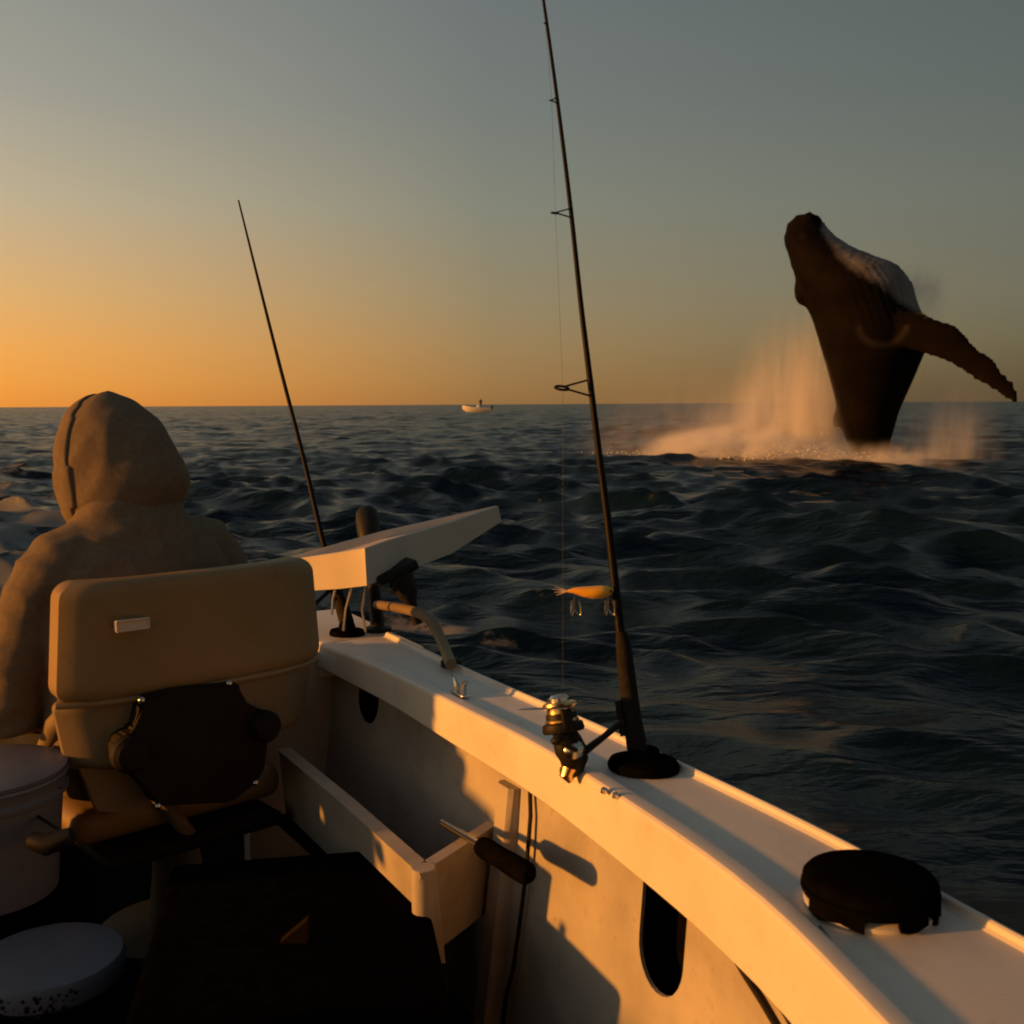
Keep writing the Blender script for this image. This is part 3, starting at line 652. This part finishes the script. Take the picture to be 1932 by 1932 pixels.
for sg in (-1, 1):
    b_ = BM(); ball(b_, (sg*.032, .085, .013), (.010, .008, .006), HY, 2); obj('eye', b_, M['foam'], person)
# sweatshirt
bm = BM()
loft(bm, [sec(S0+.02, -.025, .185, .145), sec(S0+.12, -.03, .19, .15), sec(S0+.25, -.03, .185, .138), sec(zsh-.2, -.02, .195, .135), sec(zsh-.11, -.005, .19, .122), sec(zsh-.05, .0, .165, .108), sec(zsh+.005, .012, .112, .095), sec(zsh+.05, .03, .088, .090)])
for sg in (-1, 1):
    limb(bm, [Vector((sg*.09, 0, zsh-.055)), Vector((sg*.145, 0, zsh-.07)), SH[sg]+Vector((sg*.004, 0, -.01)), SH[sg].lerp(EL[sg], .5)+Vector((sg*.012, 0, 0)), EL[sg]+Vector((sg*.01, -.01, 0)), EL[sg].lerp(WR[sg], .45), WR[sg]-(WR[sg]-EL[sg]).normalized()*.01], [.068, .068, .066, .064, .061, .053, .041])
me = smoothmesh(bm, .0075, 7)
def folds(p):
    a = noise.noise(Vector((p.x*5, p.y*5, p.z*9))+Vector((3, 1, 2)))
    b = noise.noise(Vector((p.x*11+p.z*7, p.y*11, p.z*18-p.x*5)))
    c = noise.noise(Vector((p.x*24, p.y*24+3, p.z*30)))
    return .006*a+.0055*(1-abs(b)*2.2)
displace(me, folds); me.materials.clear(); hoodie = link('hoodie', me, M['hoodie'], person, sharp=80)
def hood_part(off, keep, thick, name, sub):
    hb = BM(); bmesh.ops.create_uvsphere(hb, u_segments=72, v_segments=48, radius=1)
    for v in hb.verts:
        x, y, z = v.co.normalized(); h = math.hypot(x, y) or 1e-6; ux, uy = x/h, y/h
        f = h if z >= 0 else (1-abs(z)**3.2)**(1/3.2)       # rounded crown, straight sides falling to the shoulders
        p = Vector((.099*ux*f, (.107 if uy > 0 else .114)*uy*f, (.130 if z > 0 else .132)*z))
        if z > 0: p.z *= 1-.26*max(0, -y)+.05*max(0, y); p.x *= 1-.10*z
        if z < 0: p.x *= 1+.10*min(1, -z*1.4); p.y += (.012 if uy > 0 else -.020*math.exp(-((z+.35)/.3)**2))*abs(uy)
        b = noise.noise(Vector((p.x*7+4, p.y*17+p.z*12, p.z*6-p.y*8))); a = noise.noise(Vector((p.x*8, p.y*6, p.z*6)))
        c = noise.noise(Vector((p.x*15, p.y*24-p.z*20, p.z*9+2)))
        v.co = p + Vector((ux, uy, max(0, z))).normalized()*(off+.005*a+.0045*(1-abs(b)*2.4)+.0008*(1-abs(c)*2.6))
    bmesh.ops.delete(hb, geom=[f for f in hb.faces if not keep(f.calc_center_median())], context='FACES')
    bmesh.ops.transform(hb, matrix=HY, verts=hb.verts)
    m_ = baked(hb, [('SOLIDIFY', dict(thickness=thick, offset=0)), ('SUBSURF', dict(levels=1, render_levels=1))]); m_.materials.clear()
    return link(name, m_, M['hoodie'], hoodie, sharp=70)
hood_part(0., lambda c: not (c.y > .072 and c.z > -.112), .011, 'hood', True)
hood_part(.0055, lambda c: .026 < c.y < .078 and c.z > -.112, .011, 'hood_hem', True)
# trousers and shoes
bm = BM(); ball(bm, (0, -.01, S0+.08), (.175, .135, .10), None, 3)
for sg in (-1, 1):
    limb(bm, [HIP[sg], HIP[sg].lerp(KN[sg], .5), KN[sg]], [.098, .088, .070]); limb(bm, [KN[sg], KN[sg].lerp(FT[sg], .5), FT[sg]+Vector((0, 0, .02))], [.068, .066, .055])
me = smoothmesh(bm, .012, 6); me.materials.clear(); link('trousers', me, M['trousers'], person)
for sg in (-1, 1):
    bm = BM(); tube(bm, [FT[sg]+Vector((0, -.075, -.03)), FT[sg]+Vector((0, 0, -.025)), FT[sg]+Vector((0, .10, -.035)), FT[sg]+Vector((0, .19, -.043))], [.038, .048, .047, .028], 14, flat=.8)
    obj('shoe', bm, M['shoe'], person)

# ------------------------------------------------------------------ loose gear
def bucket(name, c, r0, r1_, h, label, grip=None):
    o = empty(name, c, label, 'bucket'); b_ = BM()
    lathe(b_, [(r0, 0), (r0+(r1_-r0)*.8, h*.8), (r1_+.004, h*.82), (r1_+.006, h*.86), (r1_, h*.88), (r1_+.003, h*.96), (r1_+.007, h*.98), (r1_+.005, h), (r1_-.006, h), (r0-.004, .01)], None, 40); obj('pail', b_, M['bucket'], o)
    return o
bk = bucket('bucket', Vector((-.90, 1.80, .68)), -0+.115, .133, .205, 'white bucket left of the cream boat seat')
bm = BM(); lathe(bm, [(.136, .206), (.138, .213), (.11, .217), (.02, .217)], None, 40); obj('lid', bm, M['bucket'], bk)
bm = BM(); g_ = at(100, 1592, 1.68)-Vector(bk.location); tube(bm, [g_+Vector((-.035, 0, .006)), g_+Vector((-.01, -.004, .0)), g_+Vector((.03, .002, .012))], [.014, .018, .014], 10); tube(bm, [g_+Vector((.03, 0, .01)), Vector((.115, -.05, .15)), Vector((.134, 0, .18))], .003, 6); obj('handle', bm, M['black'], bk)
bm = BM(); box(bm, (0, 0, .114), (.36, .24, .228), None, .01); crate = obj('storage_box', bm, M['matblk'], loc=(-.95, 1.84, DECK), rz=RZ); tag(crate, 'dark storage box on the deck under the white bucket', 'box')
c = onz(92, 1797, .66)
tub = empty('tub', Vector((c.x, c.y, DECK)), 'low white round tub with lid in the bottom left corner', 'tub')
bm = BM(); lathe(bm, [(.092, 0), (.10, .17), (.10, .172)], None, 36); obj('base', bm, M['matblk'], tub)
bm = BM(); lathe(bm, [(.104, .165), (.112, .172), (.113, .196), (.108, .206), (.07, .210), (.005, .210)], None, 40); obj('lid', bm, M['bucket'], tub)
bm = BM()
for k in range(70):
    a = -1.57+random.uniform(-.75, .75); p = Vector((math.cos(a)*.112, math.sin(a)*.112, .185+random.uniform(-.02, .012))); ball(bm, p, random.uniform(.0015, .004), sub=1)
obj('netting', bm, M['black'], tub)
# black case
z_c = .72
tr = onz(786, 1592, z_c); tr.z = z_c; nr_ = onz(845, 1850, z_c)
cd = (tr-nr_); ang = math.atan2(cd.y, cd.x)-math.pi/2; L_ = max(cd.length, .5)
mx = Matrix.Rotation(ang, 4, 'Z')
cb = tr + mx @ Vector((-.21, -L_/2, 0)); cb.z = DECK
case = empty('gear_case', cb, 'black gear case on the dark deck beside the side pocket', 'case', ang)
hc = z_c-DECK
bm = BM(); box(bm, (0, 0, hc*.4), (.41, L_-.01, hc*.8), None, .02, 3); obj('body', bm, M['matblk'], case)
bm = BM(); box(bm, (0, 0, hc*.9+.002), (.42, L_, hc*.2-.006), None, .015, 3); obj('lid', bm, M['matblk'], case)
for sx_ in (.17, .12):
    bm = BM(); ball(bm, (sx_, L_/2-.03, hc-.002), .004, sub=1); obj('rivet', bm, M['steel'], case)
# small yellow wedge on the case
wc = onz(556, 1780, z_c+.001)
bm = BM(); prism(bm, [Vector((-.022, 0, 0)), Vector((.018, 0, 0)), Vector((.018, 0, .034))], Vector((0, 1, 0)), .02)
tag(obj('yellow_wedge', bm, M['yellow'], smooth=False, loc=wc), 'small yellow wedge lying on the black gear case', 'wedge')
# tool with black grip across the end of the pocket
g0, g1_ = at(835, 1552, 1.80), at(1000, 1652, 1.52)
tool = empty('hand_gaff', g0.lerp(g1_, .5), 'hand tool with pale shaft and thick black grip lying over the side pocket', 'tool')
iv = -tool.location
bm = BM(); tube(bm, [g0+iv, g0.lerp(g1_, .6)+iv], .0065, 10); obj('shaft', bm, M['steel'], tool)
bm = BM(); tube(bm, [g0.lerp(g1_, t)+iv for t in (.46, .5, .56, .7, .85, .96, 1.)], [v*.85 for v in (.010, .0185, .0200, .019, .0205, .020, .012)], 16); obj('grip', bm, M['matblk'], tool)
# round black cover on the cap, standing on a pale pad
rc = onz(1640, 1707, GZ-.006)
cov = empty('round_cover', rc, 'round black cover with notched skirt on the nearest end of the gunwale', 'cover', .3)
cov.scale = (Q, Q, Q)
bm = BM(); lathe(bm, [(.082, 0), (.083, .006), (.076, .010), (.02, .010)], None, 40); obj('base_ring', bm, M['gel'], cov)
bm = BM(); lathe(bm, [(.076, .014), (.084, .015), (.087, .021), (.0865, .026), (.083, .027), (.085, .0285), (.0845, .036), (.080, .041), (.07, .0435), (.005, .0445)], None, 56)
obj('cap', bm, M['matblk'], cov)
bm = BM()
for a0, a1, zl in ((-2.9, -1.95, .003), (-1.45, -.95, .004), (-.75, -.62, .0), (-.45, .3, .003), (.5, 2.6, .004)):
    aa = np.linspace(a0, a1, max(3, int((a1-a0)*10)))
    loft(bm, [[(math.cos(a)*r, math.sin(a)*r, z) for r, z in ((.0865, .021), (.087, zl+.003*math.sin(a*9)), (.079, zl+.003*math.sin(a*9)), (.079, .021))] for a in aa-.3])
obj('skirt', bm, M['matblk'], cov)

# ------------------------------------------------------------------ breaching whale
WD = 1.5/((866-759)/1932*KF)
wb = onz(1640, 868, 0.0); wdir = Vector((wb.x, wb.y, 0)).normalized(); WU = Vector((wdir.y, -wdir.x, 0))
whale = empty('humpback_whale', wb, 'dark humpback whale breaching upright out of the sea with one flipper spread', 'whale', math.atan2(WU.y, WU.x))
def wp(cx_, cy_, dy=0.):                                   # photo crop point -> whale-local
    p = onplane(1352.4+.3*cx_, 354.2+.3*cy_, wb, wdir)-wb
    return Vector((p.dot(WU), dy, p.z))
secs = [((850, 1950), (1060, 1950)), ((838, 1780), (1075, 1760)), ((830, 1640), (1092, 1600)), ((772, 1480), (1150, 1400)), ((738, 1310), (1240, 1200)), ((690, 1130), (1312, 1030)), ((640, 960), (1325, 860)), ((600, 830), (1265, 735)),
        ((548, 715), (1230, 600)), ((500, 600), (1140, 485)), ((475, 500), (975, 425)), ((447, 420), (835, 365)), ((427, 340), (738, 298)), ((435, 265), (685, 238)), ((472, 200), (655, 185)), ((500, 180), (632, 168))]
bm = BM(); rings = []; nA = 40
cl = [(wp(*a)+wp(*b))/2 for a, b in secs]; hv = [(wp(*b)-wp(*a))/2 for a, b in secs]
for i, (c, h) in enumerate(zip(cl, hv)):
    hw = h.length; dk = .92 if i < 8 else .92-.035*(i-8)
    ring = []
    for k in range(nA):
        a = 2*math.pi*k/nA; ca, sa = math.cos(a), math.sin(a)
        ring.append(c + h*ca + Vector((0, hw*dk*sa, 0)))
    rings.append(ring)
loft(bm, rings)
# flipper towards the viewer, with knobbly leading edge
fl = [((1120, 890), 118), ((1230, 915), 128), ((1320, 950), 122), ((1420, 1000), 108), ((1500, 1050), 94), ((1570, 1105), 88), ((1640, 1160), 82), ((1700, 1212), 68), ((1765, 1275), 54), ((1808, 1325), 40), ((1820, 1376), 11)]
rings = []
for i, ((cx_, cy_), hw) in enumerate(fl):
    hw *= .95
    a = fl[max(0, i-1)][0]; b = fl[min(len(fl)-1, i+1)][0]; t = Vector((b[0]-a[0], b[1]-a[1])).normalized(); n_ = Vector((t.y, -t.x))
    bumpv = {3: 30, 4: 8, 6: 16, 8: 12}.get(i, 0)
    c = wp(cx_, cy_, -1.0-.11*i); e1 = wp(cx_+n_.x*(hw+bumpv), cy_+n_.y*(hw+bumpv), -1.0-.11*i); e0 = wp(cx_-n_.x*hw, cy_-n_.y*hw, -1.0-.11*i)
    th_ = max(.05, (e1-e0).length*.13)
    rings.append([(e0+e1)/2+(e1-e0)/2*math.cos(q_)+Vector((0, th_*math.sin(q_), 0)) for q_ in [2*math.pi*k/16 for k in range(16)]])
loft(bm, rings)
# the other flipper, hidden behind the body
rings = []
for i, t in enumerate(np.linspace(0, 1, 7)):
    c = wp(1000-120*t, 900+130*t, .8+3.2*t); w = .75*(1-.75*t)
    rings.append([c+Vector((0, 0, 1))*w*math.cos(q_)+Vector((1, 0, 0))*.14*(1-.6*t)*math.sin(q_) for q_ in [2*math.pi*k/12 for k in range(12)]])
loft(bm, rings)
# dorsal hump low on the back, eye bulge, blowhole ridge and head knobs
rings = [[wp(x+14, y, .10*math.sin(q_)*w)+Vector((.065*math.cos(q_)*w, 0, 0)) for q_ in [2*math.pi*k/10 for k in range(10)]] for x, y, w in ((765, 1400, 2.2), (742, 1450, 1.7), (728, 1490, 1.1), (722, 1522, .4))]
loft(bm, rings)
ball(bm, wp(545, 640, -.1), (.24, .40, .45), None, 2)
for k in range(26):
    t = random.uniform(.0, 1); i = 9+t*6; i0 = int(i); f_ = i-i0; i1 = min(i0+1, 15); c = cl[i0].lerp(cl[i1], f_); h = hv[i0].lerp(hv[i1], f_)
    a = random.choice((math.pi, math.pi*1.25, math.pi*1.45, math.pi*1.6, math.pi*.8))+random.uniform(-.12, .12)
    ball(bm, c+h*math.cos(a)*.98+Vector((0, h.length*.8*math.sin(a), 0)), random.uniform(.06, .10), None, 1)
me = smoothmesh(bm, .075, 3)
# throat pleats and pigment
n = len(me.vertices); co = np.empty(n*3, np.float32); me.vertices.foreach_get('co', co); co = co.reshape(-1, 3)
CL = np.array([tuple(c) for c in cl]); HV = np.array([tuple(h) for h in hv])
seg_i = np.zeros(n); best = np.full(n, 1e9); uu = np.zeros(n)
for i in range(len(cl)-1):
    for f_ in np.linspace(0, 1, 9)[:-1]:
        c = CL[i]*(1-f_)+CL[i+1]*f_; h = HV[i]*(1-f_)+HV[i+1]*f_; ax_ = np.array([-h[2], 0, h[0]]); ax_ /= np.linalg.norm(ax_)
        d = np.abs((co-c)@ax_); better = d < best; best = np.where(better, d, best); hl_ = np.linalg.norm(h)
        seg_i = np.where(better, i+f_, seg_i); uu = np.where(better, ((co-c)@(h/hl_))/hl_, uu)
ang_ = np.arccos(np.clip(uu, -1, 1))
thr = np.interp(seg_i, [5, 6.2, 7, 8, 9, 10, 11, 12.5, 14, 15], [2, .95, .62, .32, .02, .1, .35, .55, 1.1, 2])
belly = np.clip((uu-thr)/.22, 0, 1)
belly = np.where(uu > 1.02, 0, belly)
crease = np.exp(-((np.hypot(co[:, 0]-wp(1040, 860).x, (co[:, 2]-wp(1040, 860).z))-.58)/.07)**2)*(co[:, 2] < wp(0, 905).z)*(co[:, 0] < wp(1230, 0).x)*(co[:, 1] < 0)
pleat = np.where((seg_i > 6.2) & (seg_i < 14) & (uu > -.15) & (uu < 1.01), np.sin(ang_*42), 0.)
no = np.empty(n*3, np.float32); me.vertex_normals.foreach_get('vector', no); no = no.reshape(-1, 3)
co = co+no*(pleat*.014)[:, None].astype(np.float32); me.vertices.foreach_set('co', co.ravel()); me.update()
at_ = me.attributes.new('pigment', 'FLOAT', 'POINT'); at_.data.foreach_set('value', np.clip(belly+.12*crease, 0, 1).astype(np.float32))
mw = mat('whale_skin', (.0045, .003, .002), .75, var=.35, scale=1.6, bump=.3, bscale=8, spec=.05)
n_, l_ = mw.node_tree.nodes, mw.node_tree.links; pb_ = n_['Principled BSDF']
att = n_.new('ShaderNodeAttribute'); att.attribute_name = 'pigment'
nz = n_.new('ShaderNodeTexNoise'); nz.inputs['Scale'].default_value = 1.4; nz.inputs['Detail'].default_value = 5
tcw = n_.new('ShaderNodeTexCoord'); l_.new(tcw.outputs['Object'], nz.inputs['Vector'])
mm = n_.new('ShaderNodeMath'); mm.operation = 'MULTIPLY'; l_.new(att.outputs['Fac'], mm.inputs[0]); l_.new(nz.outputs[0], mm.inputs[1])
m2 = n_.new('ShaderNodeMath'); m2.operation = 'MULTIPLY'; m2.use_clamp = True; l_.new(mm.outputs[0], m2.inputs[0]); m2.inputs[1].default_value = 1.7
mxn = n_.new('ShaderNodeMix'); mxn.data_type = 'RGBA'; src = pb_.inputs['Base Color'].links[0].from_socket
l_.new(m2.outputs[0], mxn.inputs[0]); l_.new(src, mxn.inputs[6]); mxn.inputs[7].default_value = (.16, .15, .15, 1); l_.new(mxn.outputs[2], pb_.inputs['Base Color'])
me.materials.clear(); link('body', me, mw, whale)

# ------------------------------------------------------------------ splash round the whale: foam, drops, mist
def wl2w(p): return wb + WU*p.x + wdir*p.y + Vector((0, 0, p.z))
bm = BM()
for k in range(4500):
    u = random.random()
    if u < .8:                                             # boiling foam at the foot
        x = random.gauss(-2.6, 1.5); y = random.uniform(-1.6, 1.3); z = abs(random.gauss(0, .10))+.02+.30*math.exp(-((x+1.6)/1.0)**2)*random.random(); r = random.uniform(.006, .022)
        if x > 1.2: continue
    else:                                                  # fine spray thrown up on the lit side
        t = random.random()**2.4; x = -.95-random.expovariate(1.3)*(1-.5*t)-t*.2; z = t*3.2; y = random.gauss(.1, .6); r = random.uniform(.005, .013)
    p = Vector((x, y, z))
    s_ = [Vector(v) for v in ((1, 0, 0), (-1, 0, 0), (0, 1, 0), (0, -1, 0), (0, 0, 1), (0, 0, -1))]
    vv = [bm.verts.new(wl2w(p)+v*r*random.uniform(.7, 1.5)) for v in s_]
    for a, b, c in ((0, 2, 4), (2, 1, 4), (1, 3, 4), (3, 0, 4), (2, 0, 5), (1, 2, 5), (3, 1, 5), (0, 3, 5)): bm.faces.new((vv[a], vv[b], vv[c]))
tag(obj('splash_foam', bm, M['foam']), 'white foam and drops thrown up around the breaching whale', 'splash', kind='stuff')
def mist(name, c, size, dens, label, zpow, nscale, aniso=-.3):
    b_ = BM(); bmesh.ops.create_icosphere(b_, subdivisions=4, radius=1)
    m = bpy.data.materials.new(name); m.use_nodes = True; n, l = m.node_tree.nodes, m.node_tree.links
    n.remove(n['Principled BSDF'])
    v = n.new('ShaderNodeVolumePrincipled'); v.inputs['Color'].default_value = (.95, .93, .92, 1); v.inputs['Anisotropy'].default_value = aniso
    l.new(v.outputs[0], n['Material Output'].inputs['Volume'])
    t = n.new('ShaderNodeTexCoord'); ln = n.new('ShaderNodeVectorMath'); ln.operation = 'LENGTH'; l.new(t.outputs['Object'], ln.inputs[0])
    def mth(op, a, b=None, cl=False):
        q_ = n.new('ShaderNodeMath'); q_.operation = op; q_.use_clamp = cl
        for i, vv in enumerate((a, b)):
            if vv is None: continue
            if isinstance(vv, (int, float)): q_.inputs[i].default_value = vv
            else: l.new(vv, q_.inputs[i])
        return q_.outputs[0]
    sp_ = n.new('ShaderNodeSeparateXYZ'); l.new(t.outputs['Object'], sp_.inputs[0])
    fall = mth('POWER', mth('SUBTRACT', 1., ln.outputs['Value'], True), 1.6)
    up = mth('POWER', mth('SUBTRACT', 1., mth('MAXIMUM', sp_.outputs[2], 0.), True), zpow)
    ns = n.new('ShaderNodeTexNoise'); ns.inputs['Scale'].default_value = nscale; ns.inputs['Detail'].default_value = 5; ns.inputs['Roughness'].default_value = .6
    mpv = n.new('ShaderNodeMapping'); mpv.inputs['Scale'].default_value = (2.2, 1.2, 1.0); l.new(t.outputs['Object'], mpv.inputs[0]); l.new(mpv.outputs[0], ns.inputs['Vector'])
    nn = mth('MULTIPLY', mth('SUBTRACT', ns.outputs[0], .38, True), 4.2)
    l.new(mth('MULTIPLY', mth('MULTIPLY', mth('MULTIPLY', fall, up), nn), dens), v.inputs['Density'])
    o = obj(name, b_, m); o.location = wl2w(c); o.scale = size; o.rotation_euler = (0, 0, math.atan2(WU.y, WU.x))
    return tag(o, label, 'spray', kind='stuff')
mist('spray_plume', Vector((-1.9, .5, .0)), (2.0, 1.5, 5.2), 12.0, 'tall warm lit spray rising on the sunny side of the whale', 1.6, 1.5)
mist('spray_base', Vector((-3.0, .1, .05)), (3.3, 1.8, 1.0), 30.0, 'low bright bank of spray along the water left of the whale', .5, 1.8)
mist('spray_veil', Vector((1.5, .9, .0)), (2.0, 1.4, 3.6), 2.4, 'dim spray falling on the shaded side of the whale', 1.2, 1.5)
mist('spray_foot', Vector((.1, -1.9, .0)), (2.2, .9, .7), 5.0, 'spray curling in front of the foot of the whale', .8, 1.6)
mist('spray_wisp', wp(1235, 650, 1.1), (1.2, .9, 1.1), 2.6, 'grey spray trailing behind the pale throat of the whale', .2, 1.4)
mist('spray_drift', Vector((-4.2, .9, .0)), (4.2, 1.8, 3.4), 1.5, 'thin spray drifting far left of the whale', 1.2, 1.4)
# ------------------------------------------------------------------ distant boat
DB = onz(900, 778, 0.0)
far = empty('motorboat', DB, 'small white open motorboat far off on the horizon', 'boat', .0)
sc_ = DB.y*KF/1932
bm = BM()
rings = []
for t, w, zk, zs in ((-2.75, .03, .75, 1.35), (-2.2, .5, .3, 1.22), (-1.2, .85, .0, 1.05), (0, 1.0, -.1, .92), (1.4, 1.0, -.1, .85), (2.7, .95, -.05, .82)):
    rings.append([(t, -w, zs), (t, -w*.8, (zs+zk)/2), (t, 0, zk-.1), (t, w*.8, (zs+zk)/2), (t, w, zs), (t, w*.8, zs-.04), (t, 0, zs-.12), (t, -w*.8, zs-.04)])
loft(bm, rings); obj('hull', bm, M['farwhite'], far)
bm = BM(); box(bm, (.3, 0, 1.1), (.7, .7, .6), None, .08); obj('console', bm, M['farwhite'], far)
bm = BM(); box(bm, (2.8, 0, .95), (.4, .4, .7), None, .1); obj('outboard_motor', bm, M['black'], far)
fp = DB+Vector((.72, -.2, .85))
per2 = empty('person', fp, 'tiny dark figure of a person standing in the distant white motorboat', 'person')
bm = BM()
for sg in (-1, 1):
    limb(bm, [Vector((sg*.10, 0, .05)), Vector((sg*.10, .02, .45)), Vector((sg*.09, 0, .85))], [.07, .075, .10], 8); limb(bm, [Vector((sg*.20, 0, 1.38)), Vector((sg*.26, 0, 1.1)), Vector((sg*.18, -.15, .95))], [.07, .06, .045], 8)
loft(bm, [[(rx*math.cos(a), ry*math.sin(a), z) for a in [2*math.pi*k/12 for k in range(12)]] for z, rx, ry in ((.8, .17, .13), (1.1, .18, .13), (1.38, .22, .13), (1.47, .09, .08))])
limb(bm, [Vector((0, 0, 1.42)), Vector((0, 0, 1.55))], [.07, .06], 8); ball(bm, (0, 0, 1.64), (.10, .12, .13), None, 2)
me = smoothmesh(bm, .03, 2); me.materials.clear(); link('body', me, M['farperson'], per2)
